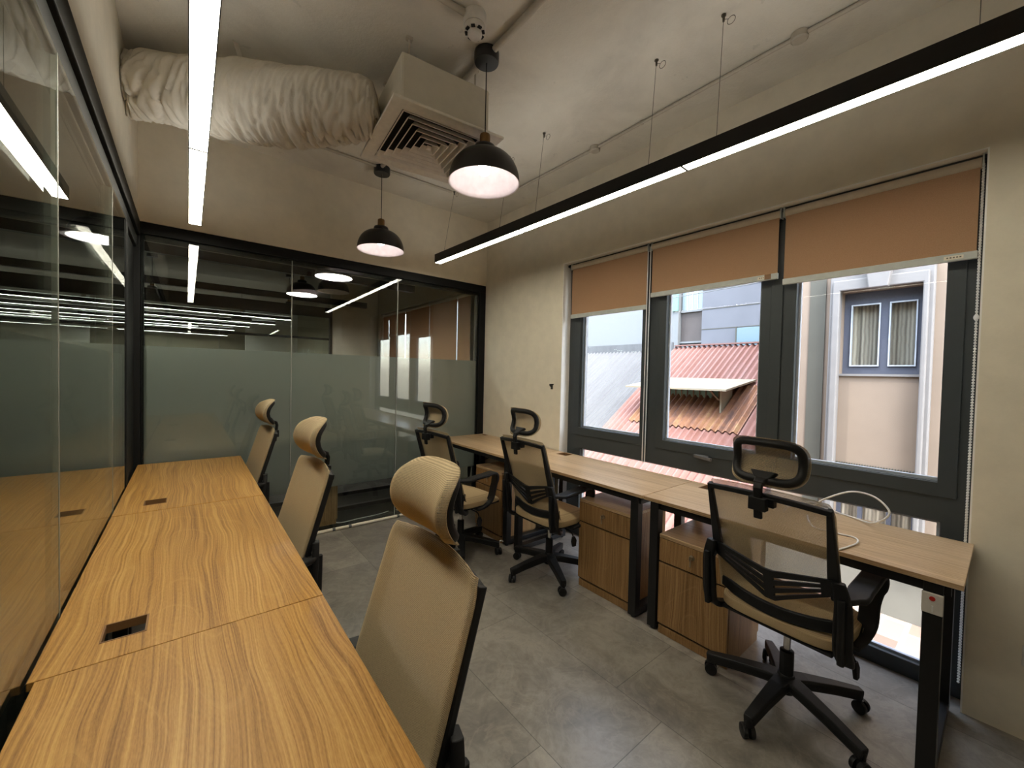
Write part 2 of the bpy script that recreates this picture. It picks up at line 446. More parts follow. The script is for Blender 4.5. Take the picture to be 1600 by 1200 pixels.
MB().span((2.70, .098, 2.418), (2.742, 2.569, 2.438)).build('head_rail', M['slate_frame'], W)

# ------------------------------------------------------------------ glass partitions
def glass_wall(name, label, seams, a0, a1, f, frame_bars, film_z, glass_z, t):
    """seams: joints along the run; f(u, z, t) maps into the room; t: glass face offset"""
    P = thing(name, label, 'glass partition', kind=ST)
    mb = MB()
    for (u0, u1, z0, z1, t0, t1) in frame_bars: mb.plate([u0, u1], [z0, z1], t0, t1, f)
    mb.build('frame', M['black_frame'], P, bevel=.004)
    es = [a0]+seams+[a1]
    for u0, u1 in zip(es, es[1:]):
        MB().plate([u0+.0035, u1-.0035], glass_z, t, t+.012, f).build('glass_pane', M['glass'], P)
        MB().plate([u0+.0035, u1-.0035], film_z, t+.014, t+.0155, f).build('frosted_film', M['film'], P)
    for u in seams:
        MB().plate([u-.003, u+.003], glass_z, t-.001, t+.012, f).build('joint_seal', M['seam'], P)
    return P
glass_wall('wall_glass_back', 'black framed glass partition with frosted band across the back', [.678, 1.602], XL+.02, 2.552,
           xzy, [(XL-.06, XW, 2.35, ZT, YB-.012, YB+.08), (XL+.02, 2.552, 2.318, 2.35, YB+.012, YB+.06), (2.56, XW, 0, 2.35, YB-.012, YB+.08), (2.54, 2.56, 0, 2.35, YB+.012, YB+.06),
                 (XL-.06, XL+.012, 0, 2.35, YB-.012, YB+.08), (XL+.012, XL+.03, 0, 2.35, YB+.012, YB+.06), (XL+.02, 2.55, 0, .018, YB+.01, YB+.06)], [.388, 1.578], [.018, 2.34], YB)
lf = lambda u, z, t: (XL-t, u, z)
glass_wall('wall_glass_left', 'long glass partition with black top beam beside the left desks', [-.6, .55, 1.615, 2.62], YN, 3.14,
           lf, [(YN, YB-.014, 2.33, ZT, -.012, .08), (YN, YB-.014, 2.25, 2.33, .004, .06), (3.12, 3.2, 0, 2.25, -.002, .06), (3.2, YB-.014, 0, 2.25, .02, .06), (YN, 3.12, 0, .03, .0, .06)], [.1, 1.5], [.03, 2.26], .0025)
# cream trunking along the foot of the back glass
tk = thing('floor_trunking', 'thin cream cable pipe lying along the foot of the back glass', 'cable pipe', (0, 0, 0))
MB().tube([(.36, 3.755, .015), (1.02, 3.757, .015), (2.5, 3.76, .015)], .014, 12).build('pipe', M['trunking'], tk, smooth=True)
for x in (1.02, 1.16, 1.62): MB().tube([(x-.012, 3.757, .0155), (x+.012, 3.757, .0155)], .0155, 12).build('clip', M['grey_plastic'], tk)

# ------------------------------------------------------------------ desks
def make_desk(x, y, L, Wd, holes, mat, label, group, legs, name='office_desk', flip=1, tagbox=False):
    """top centred on x, y; local frame; leg loops at local y in LEGS"""
    d = thing(name, label, 'desk', (x, y, 0), 0, group)
    hx, hy = Wd/2, L/2
    if holes:
        a0, a1, b0, b1 = holes
        MB().plate([-hx, a0, a1, hx], [-hy, b0, b1, hy], .731, .75, xyz, [(1, 1)]).build('tabletop', mat, d, bevel=.0015)
        MB().plate([a0, a0+.004, a1-.004, a1], [b0, b0+.004, b1-.004, b1], .728, .7505, xyz, [(1, 1)]).build('cable_grommet', M['oak_edge'], d)
        MB().span((a0-.01, b0-.02, .58), (a1+.01, b1+.02, .586)).build('cable_tray', M['black_metal'], d)
    else:
        MB().span((-hx, -hy, .731), (hx, hy, .75)).build('tabletop', mat, d, bevel=.0015)
    MB().span((flip*(hx-.03), -hy+.03, .688), (flip*(hx-.05), hy-.03, .7305)).build('front_rail', M['black_metal'], d)
    MB().span((-flip*(hx-.03), -hy+.03, .688), (-flip*(hx-.05), hy-.03, .7305)).build('rear_rail', M['black_metal'], d)
    for ly in legs:
        m = MB(); w = .0255
        m.plate([-hx+.012, -hx+.062, hx-.062, hx-.012], [.012, .05, .68, .7305], ly-w, ly+w, xzy, [(1, 1)])
        lg = m.build('leg_frame', M['black_metal'], d, bevel=.002)
        for sx in (-1, 1): MB().lathe([(.016, 0), (.016, .012)], (sx*(hx-.037), ly, 0), 14, True).build('foot', M['black_plastic'], lg)
    return d
RX = (2.056+2.634)/2; RWd = .578
rd = 'run of desks under the window'
make_desk(RX, .698, 1.236, RWd, (.16, .27, .44, .52), M['oak_grey_y'], 'oak topped desk nearest the camera in the window run, behind the nearest window chair', rd, (-.545, .555), flip=-1)
make_desk(RX, 1.944, 1.244, RWd, (.17, .27, .43, .54), M['oak_grey_y'], 'middle oak topped desk of the window run, below the left window pane', rd, (-.56, .53), flip=-1)
make_desk(RX, 3.178, 1.216, RWd, (.235, .275, .48, .56), M['oak_grey_y'], 'oak topped desk in the far corner by the back glass, with black underframe', rd, (-.555, .56), flip=-1)
LX = (.3244-.268)/2; LWd = .592
ld = 'run of desks along the left glass'
make_desk(LX+.006, .666, 1.262, LWd-.013, (-.197, -.109, -.55, -.46), M['oak_y'], 'large warm oak desk in the near left corner beside the glass', ld, (-.56, .56))
make_desk(LX, 1.9155, 1.231, LWd, (-.197, -.109, -.53, -.437), M['oak_y'], 'middle warm oak desk along the left glass, with a square cable hole', ld, (-.56, .56))
make_desk(LX, 3.158, 1.242, LWd, (-.197, -.109, -.505, -.41), M['oak_y'], 'warm oak desk at the far end of the left run, against the back glass', ld, (-.56, .56))
# socket plate fixed on the near leg of the near window desk
tg = thing('socket_box', 'white socket box with a red dot fixed on the near desk leg', 'socket box', (2.0555, .153, .62))
MB().span((-.001, -.027, 0), (.012, .027, .072)).build('plate', M['white_plastic'], tg, bevel=.002)
MB().lathe([(.0, 0), (.0001, .001)], (0, 0, 0), 4).b.free()
MB().tube([(-.003, 0, .055), (-.0005, 0, .055)], .008, 14).build('red_dot', M['red_mark'], tg)
MB().span((-.004, -.003, .008), (0, .001, .03)).build('white_tab', M['cable_white'], tg)

# ------------------------------------------------------------------ drawer cabinets
def make_cabinet(x0, y0, y1, z1, label, group, depth=.40, face=-1):
    yc_, w = (y0+y1)/2, (y1-y0)
    c = thing('drawer_cabinet', label, 'cabinet', (x0, yc_, 0), 0, group)
    h = w/2
    MB().span((.018, -h, .045), (depth, h, z1-.02)).build('body', M['oak_z'], c, bevel=.0015)
    MB().span((.010, -h+.002, 0), (depth-.01, h-.002, .045)).build('plinth', M['oak_z'], c)
    MB().span((0, -h, z1-.02), (depth, h, z1)).build('top_panel', M['oak_grey_y'], c, bevel=.0015)
    MB().span((0.012, -h+.001, .05), (.0185, h-.001, z1-.021)).build('shadow_gap', M['dark_void'], c)
    dr = MB().span((0, -h+.001, z1-.150), (.0175, h-.001, z1-.023)).build('drawer', M['oak_z'], c, bevel=.0012)
    lk = MB(); lk.tube([(-.004, 0, z1-.07), (.001, 0, z1-.07)], .0135, 18); lk.tube([(-.018, 0, z1-.07), (-.003, 0, z1-.07)], .0035, 8)
    lk.tube([(-.019, 0, z1-.078), (-.016, 0, z1-.062)], .007, 10); lk.tube([(-.017, 0, z1-.078), (-.013, .002, z1-.115)], .004, 8)
    lk.build('lock_with_key', M['lock_metal'], dr, smooth=True)
    MB().span((0, -h+.001, .062), (.0175, h-.001, z1-.160)).build('door', M['oak_z'], c, bevel=.0012)
    return c
cg = 'oak drawer cabinets under the window desks'
make_cabinet(2.066, .838, 1.213, .562, 'small oak drawer cabinet behind the nearest window chair', cg)
make_cabinet(2.092, 1.425, 1.83, .60, 'small oak drawer cabinet at the near end of the middle window desk', cg)
make_cabinet(2.068, 2.675, 3.065, .60, 'small oak drawer cabinet in the far corner under the last window desk', cg)

# ------------------------------------------------------------------ chairs
def bp(z): return -.17-(z-.5)*.302
def make_chair():
    c = thing('mesh_office_chair', 'chair', 'office chair')
    mp, me = M['black_plastic'], M['mesh']
    # five star base
    b = MB(); b.lathe([(.0, .07), (.035, .07), (.04, .085), (.036, .13), (.03, .15), (.0, .15)], n=24)
    base = None
    for k in range(5):
        a = R(20+72*k); ca, sa = math.cos(a), math.sin(a)
        b.ribbon([(.02*ca, .02*sa, .118), (.08*ca, .08*sa, .115), (.20*ca, .20*sa, .098), (.305*ca, .305*sa, .078), (.318*ca, .318*sa, .076)],
                 [.074, .064, .05, .04, .034], .044, (-sa, ca, 0))
        b.tube([(.31*ca, .31*sa, .08), (.31*ca, .31*sa, .05)], .012, 10)
    base = b.build('star_base', mp, c, bevel=.003)
    for k in range(5):
        a = R(20+72*k); px, py = .31*math.cos(a), .31*math.sin(a); q = a+R(70+35*k); ax = Vector((math.cos(q), math.sin(q), 0))
        w = MB(); ctr = Vector((px, py, .027))+Vector((-ax.y, ax.x, 0))*.008
        for s in (-1, 1): w.tube([ctr+ax*s*.006, ctr+ax*s*.013, ctr+ax*s*.022, ctr+ax*s*.024], [.0265, .0275, .026, .021], 18)
        w.box(ctr+Vector((0, 0, .014)), (.02, .02, .026))
        w.build('caster', mp, base, smooth=True)
    MB().lathe([(.027, .14), (.027, .25), (.02, .255), (.02, .255)], n=20, close=True).build('cylinder_sleeve', mp, c, smooth=True)
    MB().lathe([(.014, .25), (.014, .40)], n=16, close=True).build('gas_cylinder', M['chrome'], c, smooth=True)
    m = MB(); m.span((-.12, -.09, .385), (.10, .09, .405)); m.span((-.07, -.05, .355), (.06, .05, .39)); m.build('mechanism', mp, c, bevel=.01)
    lv = MB(); lv.tube(smooth_path([(0, -.05, .372), (.0, -.17, .37), (0, -.215, .362), (.0, -.232, .335)], 5), .005, 8)
    lv.ribbon([(0, -.232, .338), (.0, -.236, .31), (0, -.238, .275)], [.02, .05, .03], .014, (1, 0, 0)); lv.build('lever', mp, c, smooth=True)
    # seat
    s = MB(); nx, ny = 14, 12
    def seat_pt(u, v, t):
        x = -.185+.445*u; y = .23*(2*v-1)
        e = max(abs(2*u-1), abs(2*v-1)); rr = (abs(2*u-1)**5+abs(2*v-1)**5)**.2
        k = min(1, 1/max(rr, 1e-4)*max(abs(2*u-1), abs(2*v-1)))
        x = .0375+(x-.0375)*k; y *= k
        drop = .022*max(0, (e-.7)/.3)**2 + (.03*max(0, u-.75)/.25 if t else 0)
        return (x, y, (.478-drop) if t else .408+(.012*max(0, (e-.8)/.2)**2))
    s.plate([i/nx for i in range(nx+1)], [i/ny for i in range(ny+1)], 0, 1, seat_pt)
    s.build('seat', M['seat'], c, bevel=.012, smooth='all', seg=3)
    MB().plate([0, .2, .8, 1], [0, .2, .8, 1], 0, 1, lambda u, v, t: (-.17+.40*u, .205*(2*v-1), .398+.014*t)).build('seat_pan', mp, c, bevel=.006)
    MB().span((.06, -.2385, .432), (.10, -.2365, .448)).build('seat_tag', M['ink'], c)
    # back frame: two spars and a top rail
    fx = lambda y, z: bp(z)+.022*(abs(y)/.215)**2
    f = MB()
    for s_ in (-1, 1):
        f.ribbon([(fx(.215, z), s_*(.213+.006*(z-.97)), z) for z in (.985, .93, .86, .78, .70, .66)], [.018, .022, .028, .034, .04, .044], .022, (0, 1, 0))
    top = [(fx(y, .972), y, .972+.012*(1-(y/.215)**2)) for y in [i*.215/8 for i in range(-8, 9)]]
    f.ribbon(top, .022, .026, (0, 0, 1))
    bot = [(bp(.50)+.05*(y/.22)**2-.01, y, .49+.02*(y/.22)**2) for y in [i*.22/8 for i in range(-8, 9)]]
    f.ribbon(bot, .05, .018, (0, 0, 1))
    f.build('back_frame', mp, c, bevel=.002)
    # lumbar support: a swallow-tail plate with three slots each side
    lu = MB(); us = [-.215, -.15, -.02, .02, .15, .215]; nv = 7
    def lum(u, v, t):
        a = abs(u)/.215; ztop = .715-.035*(1-a)-.012*(1-a)**2; zb = .650-.122*(1-a)+.02*(1-a)*a
        z = zb+(ztop-zb)*v
        return (bp(z)+.024*a*a-.004-.012*(t), u, z)
    uu = [-.215, -.175, -.12, -.07, -.018, .018, .07, .12, .175, .215]
    vv = [0, .16, .26, .42, .52, .68, .78, 1]
    sk = [(i, j) for i in (1, 2, 3, 5, 6, 7) for j in (1, 3, 5)]
    lu.plate(uu, vv, 0, 1, lum, sk); lu.build('lumbar_support', mp, c)
    # mesh skin on the front of the frame, edges turned over the spars
    sk_ = MB(); n = 34; mz = 34
    def skin(u, v, t):
        y = (.225+.006*(1-v))*(2*u-1)*(1-.07*max(0, (v-.9)/.1)**2); z = .478+.524*v+.012*(1-(2*u-1)**2)*v
        a = abs(2*u-1)
        edge = max(0, (a-.94)/.06)**2; et = max(0, (v-.97)/.03)**2
        x = bp(z)+.019+.022*a*a-.005*edge-.004*et+.03*math.sin(v*math.pi)*.4*(1-a*a)
        return (x+.003*t, y, z)
    sk_.plate([i/n for i in range(n+1)], [i/mz for i in range(mz+1)], 0, 1, skin)
    sk_.build('backrest_mesh', me, c, smooth='all')
    # headrest
    def hx_(y, z): return -.315+.05*(1-((z-1.118)/.09)**2)+.022*(abs(y)/.135)**2
    hp = []
    for k in range(40):
        a = 2*math.pi*k/40; ca, sa = math.cos(a), math.sin(a)
        y = .118*math.copysign(abs(ca)**.42, ca); z = 1.118+.073*math.copysign(abs(sa)**.5, sa)
        hp.append((hx_(y, z)-.012, y, z))
    hr = MB().tube(hp, .0155, 10, closed=True).build('headrest', mp, c, smooth=True)
    hm = MB()
    def hskin(u, v, t):
        a, b_ = 2*u-1, 2*v-1
        k = 1/max(1e-4, (abs(a)**4+abs(b_)**4)**.25)*max(abs(a), abs(b_)) if (a or b_) else 1
        y, z = .139*a*k, 1.118+.094*b_*k
        e = max(abs(a), abs(b_))
        return (hx_(y, z)+.014-.022*max(0, (e-.9)/.1)**2+.003*t, y, z)
    hm.plate([i/24 for i in range(25)], [i/20 for i in range(21)], 0, 1, hskin)
    hm.build('headrest_mesh', me, hr, smooth='all')
    br = MB()
    br.ribbon([(-.295, 0, 1.075), (-.315, 0, 1.05), (-.345, 0, 1.035)], [.10, .05, .034], .02, (0, 1, 0))
    br.ribbon([(-.338, 0, 1.045), (-.347, 0, 1.02), (-.342, 0, .96), (-.335, 0, .90)], [.034, .032, .03, .03], .016, (0, 1, 0))
    br.box((-.338, 0, .958), (.034, .062, .05)); br.box((-.315, -.035, .965), (.03, .03, .034))
    br.build('headrest_post', mp, hr, bevel=.003)
    # arms: closed loops each side
    for s_ in (-1, 1):
        y = s_*.243; yo = s_*.258
        P1 = smooth_path([(-.11, s_*.215, .395), (-.165, y, .405), (-.205, y, .46), (-.215, y, .55), (-.222, y, .64), (-.228, s_*.228, .715)], 4)
        P2 = smooth_path([(-.232, s_*.235, .655), (-.15, yo, .648), (-.06, yo, .655), (.03, yo, .662), (.10, yo, .668), (.128, yo, .655), (.134, yo, .62), (.126, y, .54), (.10, y, .46), (.05, s_*.23, .415), (-.02, s_*.215, .398)], 4)
        a = MB(); n1 = len(P1)
        a.ribbon(P1, [.04+.02*math.sin(math.pi*i/(n1-1)) for i in range(n1)], .026, (s_*.25, 1, 0))
        n2 = len(P2)
        a.ribbon(P2, [.055 if i < 4 else (.076 if i < 26 else .066) for i in range(n2)], .022, (0, 1, 0))
        # broad cheek of the rear upright
        a.ribbon([(-.20, y, .42), (-.205, y, .5), (-.215, y, .6), (-.225, y, .66)], [.07, .085, .07, .05], .022, (1, 0, 0))
        a.build('armrest', mp, c, bevel=.002, smooth=True)
    return c
proto = make_chair()
chairs = [  # back-top x, y, heading, label, group, base turn
 (1.745, .60, R(-3), 13, 'beige mesh office chair at the near window desk, seen from behind', 'chairs at the window desks'),
 (1.74, 2.075, R(0), 8, 'beige mesh office chair at the middle window desk, in front of the plain wall', 'chairs at the window desks'),
 (1.41, 2.73, R(5), 0, 'beige mesh office chair pulled out by the back glass, near the far cabinet', 'chairs at the window desks'),
 (.505, .905, R(180), 20, 'large beige mesh office chair in the foreground, pushed under the near left desk', 'chairs at the left desks'),
 (.49, 2.045, R(184), 50, 'beige mesh office chair tucked in at the middle left desk', 'chairs at the left desks'),
 (.485, 3.42, R(184), 5, 'beige mesh office chair at the far left desk, against the back glass', 'chairs at the left desks'),
]
for i, (x, y, rz, turn, lab, grp) in enumerate(chairs):
    o = proto if i == 0 else copy_tree(proto)
    o.location = (x+.313*math.cos(rz), y+.313*math.sin(rz), 0); o.rotation_euler = (0, 0, rz)
    tag(o, lab, 'office chair', grp)
    for ch in o.children:
        if ch.name.startswith('star_base'): ch.rotation_euler = (0, 0, R(turn))
EXTRA_CHAIR = proto

# ------------------------------------------------------------------ linear lights
def linear_light(name, label, far, near, z, w, hgt, nseg, wires, emat, group=None, up=False):
    far, near = Vector((*far, z)), Vector((*near, z)); d = (near-far); L = d.length; a = math.atan2(d.y, d.x)
    o = thing(name, label, 'strip light', (far.x, far.y, z), a, group)
    m = MB(); hw = w/2
    m.span((0, -hw, .012), (L, hw, hgt)); m.span((0, -hw, 0), (L, -hw+.003, .012)); m.span((0, hw-.003, 0), (L, hw, .012))
    m.span((-.003, -hw, 0), (.0, hw, hgt)); m.span((L, -hw, 0), (L+.003, hw, hgt))
    m.build('housing', M['black_metal'], o)
    if up: MB().span((.01, -hw+.012, hgt), (L-.01, hw-.012, hgt+.002)).build('added_fill_slot', M['added_uplight_soft' if 'left' in label else 'added_uplight'], o)  # added upward glow to brighten the ceiling; the real strips only shine down
    sl_ = L/nseg
    for k in range(nseg):
        MB().span((k*sl_+.002, -hw+.0035, .001), ((k+1)*sl_-.002, hw-.0035, .0115)).build('diffuser', emat, o)
    for k in range(1, nseg): MB().span((k*sl_-.005, -hw+.001, -.002), (k*sl_+.005, hw-.001, .012)).build('joint', M['black_metal'], o)
    for x, lean in wires:
        wmb = MB(); top = ZC-z-.002
        wmb.tube([(x, 0, hgt-.002), (x, lean, top)], .0012, 6)
        wr = wmb.build('suspension_wire', M['wire'], o)
        g = MB(); g.lathe([(.011, top-.004), (.011, top), ], (x, lean, 0), 12, True); g.lathe([(.005, top-.03), (.006, top-.004)], (x, lean, 0), 10, True)
        ring = [(x+.03+.018*math.cos(t), lean+.01, top-.035+.018*math.sin(t)) for t in [2*math.pi*k/16 for k in range(16)]]
        g.tube([(x, lean, top-.02), (x+.015, lean+.01, top-.022)], .0012, 5); g.tube(ring, .0013, 5, closed=True)
        g.build('wire_grip', M['wire'], wr, smooth=True)
    return o
linear_light('pendant_strip_light', 'long black strip light hanging in front of the window wall', (1.842, 3.45), (1.942, -.15), 2.47, .064, .078, 3,
             [(.11, .10), (.93, .085), (1.33, .07), (2.2, .05), (2.55, .035), (3.35, .01)], M['strip'], 'strip lights in the room', True)
linear_light('pendant_strip_light', 'long strip light hanging over the left desks beside the glass', (.036, 3.505), (.031, -.095), 2.40, .07, .075, 3,
             [(.11, 0), (.93, 0), (1.33, 0), (2.2, 0), (2.55, 0), (3.4, 0)], M['strip_left'], 'strip lights in the room', True)

# ------------------------------------------------------------------ pendants
def make_pendant():
    o = thing('pendant_lamp', 'x', 'pendant lamp')
    MB().lathe([(0, .690), (.064, .690), (.066, .682), (.066, .640), (.062, .632), (0, .632)], n=32).build('canopy', M['lamp_black'], o, smooth=True)
    MB().tube([(0, 0, .634), (0, 0, .262)], .003, 8).build('cord', M['black_plastic'], o)
    MB().lathe([(0, .268), (.006, .268), (.009, .262), (.026, .258), (.028, .25), (.028, .205), (.024, .2), (.02, .195)], n=24).build('socket', M['brass'], o, smooth=True)
    outer = [(.03, .2), (.055, .195), (.06, .182), (.056, .165), (.066, .158)] + [(.066+.122*math.sin(t), .006+.152*math.cos(t)) for t in [math.pi/2*k/12 for k in range(1, 13)]] + [(.190, 0)]
    MB().lathe(outer, n=56).build('lamp_shade', M['lamp_black'], o, smooth='all')
    inner = [(.0, .168), (.05, .160)] + [(.062+.121*math.sin(t), .005+.148*math.cos(t)) for t in [math.pi/2*k/12 for k in range(1, 13)]] + [(.1865, .001), (.190, 0)]
    MB().lathe(inner, n=56).build('shade_lining', M['lamp_inner'], o, smooth='all')
    MB().lathe([(.0, .155), (.014, .155), (.016, .13), (.03, .10), (.034, .08), (.028, .055), (.012, .044), (0, .042)], n=20).build('bulb', M['bulb'], o, smooth='all')
    return o
pd = make_pendant()
pend = [(1.232, 1.806, 2.45, 'black dome pendant lamp, the larger one in front of the ceiling grille'), (1.262, 3.365, 2.45, 'black dome pendant lamp, the farther one near the back wall')]
for i, (x, y, z, lab) in enumerate(pend):
    o = pd if i == 0 else copy_tree(pd)
    o.location = (x, y, z); tag(o, lab, 'pendant lamp', 'pendant lamps in the room')

# ------------------------------------------------------------------ ceiling fittings
# air diffuser with its plenum box
ad = thing('air_diffuser', 'square ceiling air grille under a pale insulated box', 'air vent', (1.083, 2.164, 2.73), R(-5.3))
MB().span((-.248, -.265, .035), (.248, .265, .28)).build('plenum_box', M['plenum'], ad, bevel=.012)
MB().plate([-.306, -.236, .236, .306], [-.332, -.256, .256, .332], 0, .016, xyz, [(1, 1)]).build('grille_frame', M['grille'], ad, bevel=.004)
MB().span((-.24, -.262, .03), (.24, .262, .036)).build('dark_throat', M['dark_void'], ad)
lv = MB()
for k in range(6):
    s = 1-k/6.3
    A, B = .236*s, .256*s
    def ring(sc_x, sc_y, z): return [lv.b.verts.new(p) for p in ((-sc_x, -sc_y, z), (sc_x, -sc_y, z), (sc_x, sc_y, z), (-sc_x, sc_y, z))]
    r1, r2, r3, r4 = ring(A, B, -.003), ring(A-.021, B-.022, .028), ring(A-.023, B-.024, .028), ring(A-.006, B-.006, -.003)
    for q in range(4):
        n_ = (q+1) % 4
        for X, Y in ((r1, r2), (r2, r3), (r3, r4), (r4, r1)): lv.b.faces.new((X[q], X[n_], Y[n_], Y[q]))
lv.span((-.012, -.013, -.003), (.012, .013, .01))
lv.build('louvers', M['grille'], ad)
for x, y in ((-.19, -.2), (.19, -.2), (-.19, .2), (.19, .2)):
    r_ = MB().tube([(x, y, .27), (x, y, ZC-2.73)], .005, 8); r_.box((x, y, ZC-2.73-.008), (.03, .022, .016)); r_.build('hanger_rod', M['conduit'], ad)

# flexible duct wrapped in creased cloth
def duct():
    path = smooth_path([(XL+.002, 3.05, 2.955), (.10, 2.75, 2.882), (.35, 2.52, 2.832), (.58, 2.345, 2.83), (.80, 2.21, 2.875)], 44)
    n = 96; m = MB(); rings = []; N = len(path); up = Vector((0, 0, 1))
    for i, p in enumerate(path):
        t = (path[min(i+1, N-1)]-path[max(i-1, 0)]).normalized(); s = i/(N-1); t = t.lerp(Vector((1, 0, 0)), max(0, 1-s/.1)).normalized() if s < .1 else t; sd = t.cross(up).normalized(); u = sd.cross(t).lerp(up, max(0, 1-s/.1)).normalized()
        r0 = .132+.048*math.sin(min(1, .12+s*.98)*math.pi)**.8+.022*s
        if s > .84: r0 *= 1-.34*((s-.84)/.16)**2
        ring = []
        for k in range(n):
            a = 2*math.pi*k/n; low = .5-.5*math.sin(a)      # 1 at the underside
            q = Vector((s*8, math.cos(a)*1.3, math.sin(a)*1.3))
            slant = s*34+low*3.0
            w = noise.noise(Vector((slant*1.3, math.cos(a)*.9, math.sin(a)*.9+3)))
            w2 = noise.noise(Vector((slant*3.1, math.cos(a)*2.2, 7+math.sin(a)*1.6)))
            big = noise.noise(Vector((slant*.55, math.cos(a)*.7+11, math.sin(a)*.7)))
            crease = max(0, 1-abs(w)*3.2)**2; crease2 = max(0, 1-abs(big)*4)**2
            side = .5-.5*math.cos(a) if s < .3 else 1
            amp = .18+1.0*low**1.6+(.9*(1-s/.3) if s < .3 else 0)
            d = .014*noise.noise(q*1.1)+amp*(-.019*crease-.024*crease2+.009*w2)
            pt = p+(sd*math.cos(a)*(r0*1.06)+u*math.sin(a)*r0)*(1+d/r0); pt.x = max(pt.x, XL+.0015)
            ring.append(m.b.verts.new(pt))
        rings.append(ring)
    for A, B in zip(rings, rings[1:]):
        for k in range(n): m.b.faces.new((A[k], A[(k+1) % n], B[(k+1) % n], B[k]))
    m.b.faces.new(rings[0][::-1]); m.b.faces.new(rings[-1])
    return m.build('flexible_duct', M['duct'], smooth='all')
tag(duct(), 'thick crinkled cloth covered air duct from the left wall to the grille box', 'air duct')
st = MB(); st.ribbon([(.22, 2.52, 2.93), (.215, 2.56, 3.02), (.19, 2.60, 3.136)], .034, .003, (1, .7, 0)); tag(st.build('duct_strap', M['duct']), 'pale cloth strap holding the crinkled duct to the ceiling', 'strap')

# smoke detector
sd_ = thing('smoke_detector', 'round white smoke detector on a deep base on the ceiling', 'smoke detector', (1.058, 1.655, ZC))
MB().lathe([(0, 0), (.052, 0), (.054, -.006), (.054, -.05), (.05, -.055), (0, -.055)], n=36).build('base', M['white_plastic'], sd_, smooth=True)
MB().lathe([(.045, -.055), (.05, -.06), (.05, -.075), (.043, -.083), (.034, -.084), (.034, -.098), (.03, -.103), (0, -.104)], n=36).build('sensor_head', M['white_plastic'], sd_, smooth=True)
for k in range(8):
    a = 2*math.pi*k/8
    MB().box((.0405*math.cos(a), .0405*math.sin(a), -.0855), (.013, .018, .006), Matrix.Rotation(a, 3, 'Z')).build('vent_slot', M['dark_void'], sd_)

def conduit(label, pts, r, boxes=(), clips=()):
    o = thing('ceiling_conduit', label, 'conduit', pts[0], 0, 'conduits on the ceiling')
    b0 = Vector(pts[0]); P = [Vector(p)-b0 for p in pts]
    MB().tube(P, r, 12).build('pipe', M['conduit'], o, smooth=True)
    for x, y in boxes: MB().lathe([(0, ZC), (.036, ZC), (.037, ZC-.03), (.03, ZC-.036), (0, ZC-.036)], Vector((x, y, 0))-b0, 24).build('junction_box', M['conduit'], o, smooth=True)
    for x, y in clips: MB().box(Vector((x, y, ZC-.012))-b0, (.018, .018, .024)).build('clip', M['conduit'], o)
    return o
zc_ = ZC-.013
conduit('thin conduit along the ceiling beside the window wall, with two round boxes', [(2.335, -.3, zc_), (2.33, .7, zc_), (2.34, 1.3, zc_), (2.352, 2.0, zc_), (2.335, 2.92, zc_)], .0105,
        [(2.352, 2.0), (2.333, .71)], [(2.335, .2), (2.345, 1.6)])
conduit('thin conduit crossing the ceiling near the back wall, behind the grille', [(.2, 3.34, zc_), (1.26, 3.345, zc_), (1.92, 3.345, zc_)], .011, [(1.262, 3.365)], [(.9, 3.34)])
conduit('thick conduit on the ceiling leading to the larger pendant lamp', [(1.232, -.5, ZC-.017), (1.236, 1.2, ZC-.017), (1.24, 3.3, ZC-.017)], .0165, [(1.232, 1.806)])
conduit('short conduit on the ceiling leading to the smoke detector', [(.2, 1.69, ZC-.015), (.70, 1.68, ZC-.015), (1.02, 1.665, ZC-.015)], .0145)

# ------------------------------------------------------------------ roller blinds
def blind(y0, y1, zb, x, label, group, tagat=None, tassel=None, chain=None, top=2.405):
    o = thing('roller_blind', label, 'roller blind', (x, (y0+y1)/2, zb), 0, group)
    h = (y1-y0)/2; H = top-zb
    MB().plate([-h+i*(2*h)/10 for i in range(11)], [0.012, H*.5, H-.02], -.0006, .0006, yzx).build('cloth', M['blind'], o)
    MB().span((-.009, -h-.004, -.016), (.009, h+.004, .018)).build('bottom_rail', M['rail'], o, bevel=.003)
    MB().tube([(.012, -h-.004, H), (.012, h+.004, H)], .0245, 20).build('roller', M['roller'], o, smooth=True)
    for s_ in (-1, 1): MB().box((.012, s_*(h+.008), H+.004), (.05, .005, .058)).build('bracket', M['rail'], o)
    if tagat is not None:
        t_ = MB().span((-.0105, tagat-.03, -.008), (-.009, tagat+.03, .008)).build('label_plate', M['trunking'], o)
        for k in range(5): MB().span((-.0112, tagat-.024+.01*k, -.003), (-.0104, tagat-.018+.01*k, .003)).build('print_mark', M['ink'], t_)
    if chain:
        cy, zl, kind = chain
        if kind == 'bead':
            for dx in (0, .022):
                m = MB(); m.tube([(dx-.004, cy, H-.01), (dx-.004, cy, zl-zb)], .0016, 6)
                nb = int((H-(zl-zb))/.0125)
                for k in range(nb):
                    bmesh.ops.create_icosphere(m.b, subdivisions=1, radius=.0052, matrix=Matrix.Translation((dx-.004, cy, H-.012-.0125*k)))
                m.build('bead_chain', M['cable_white'], o)
            m = MB(); bmesh.ops.create_uvsphere(m.b, u_segments=12, v_segments=8, radius=.009, matrix=Matrix.Translation((-.004, cy, 1.73-zb)) @ Matrix.Diagonal((1, 1, 1.5, 1))); m.build('chain_joiner', M['cable_white'], o, smooth=True)
        else:
            m = MB(); m.tube([(-.004, cy, H), (-.004, cy, zl-zb), (-.004, cy-.012, zl-zb-.01), (-.004, cy-.022, zl-zb), (-.004, cy-.022, H)], .0035, 8)
            m.build('pull_cord', M['cable_white'], o, smooth=True)
    return o
bg = 'tan roller blinds at the window'
bx = 2.692
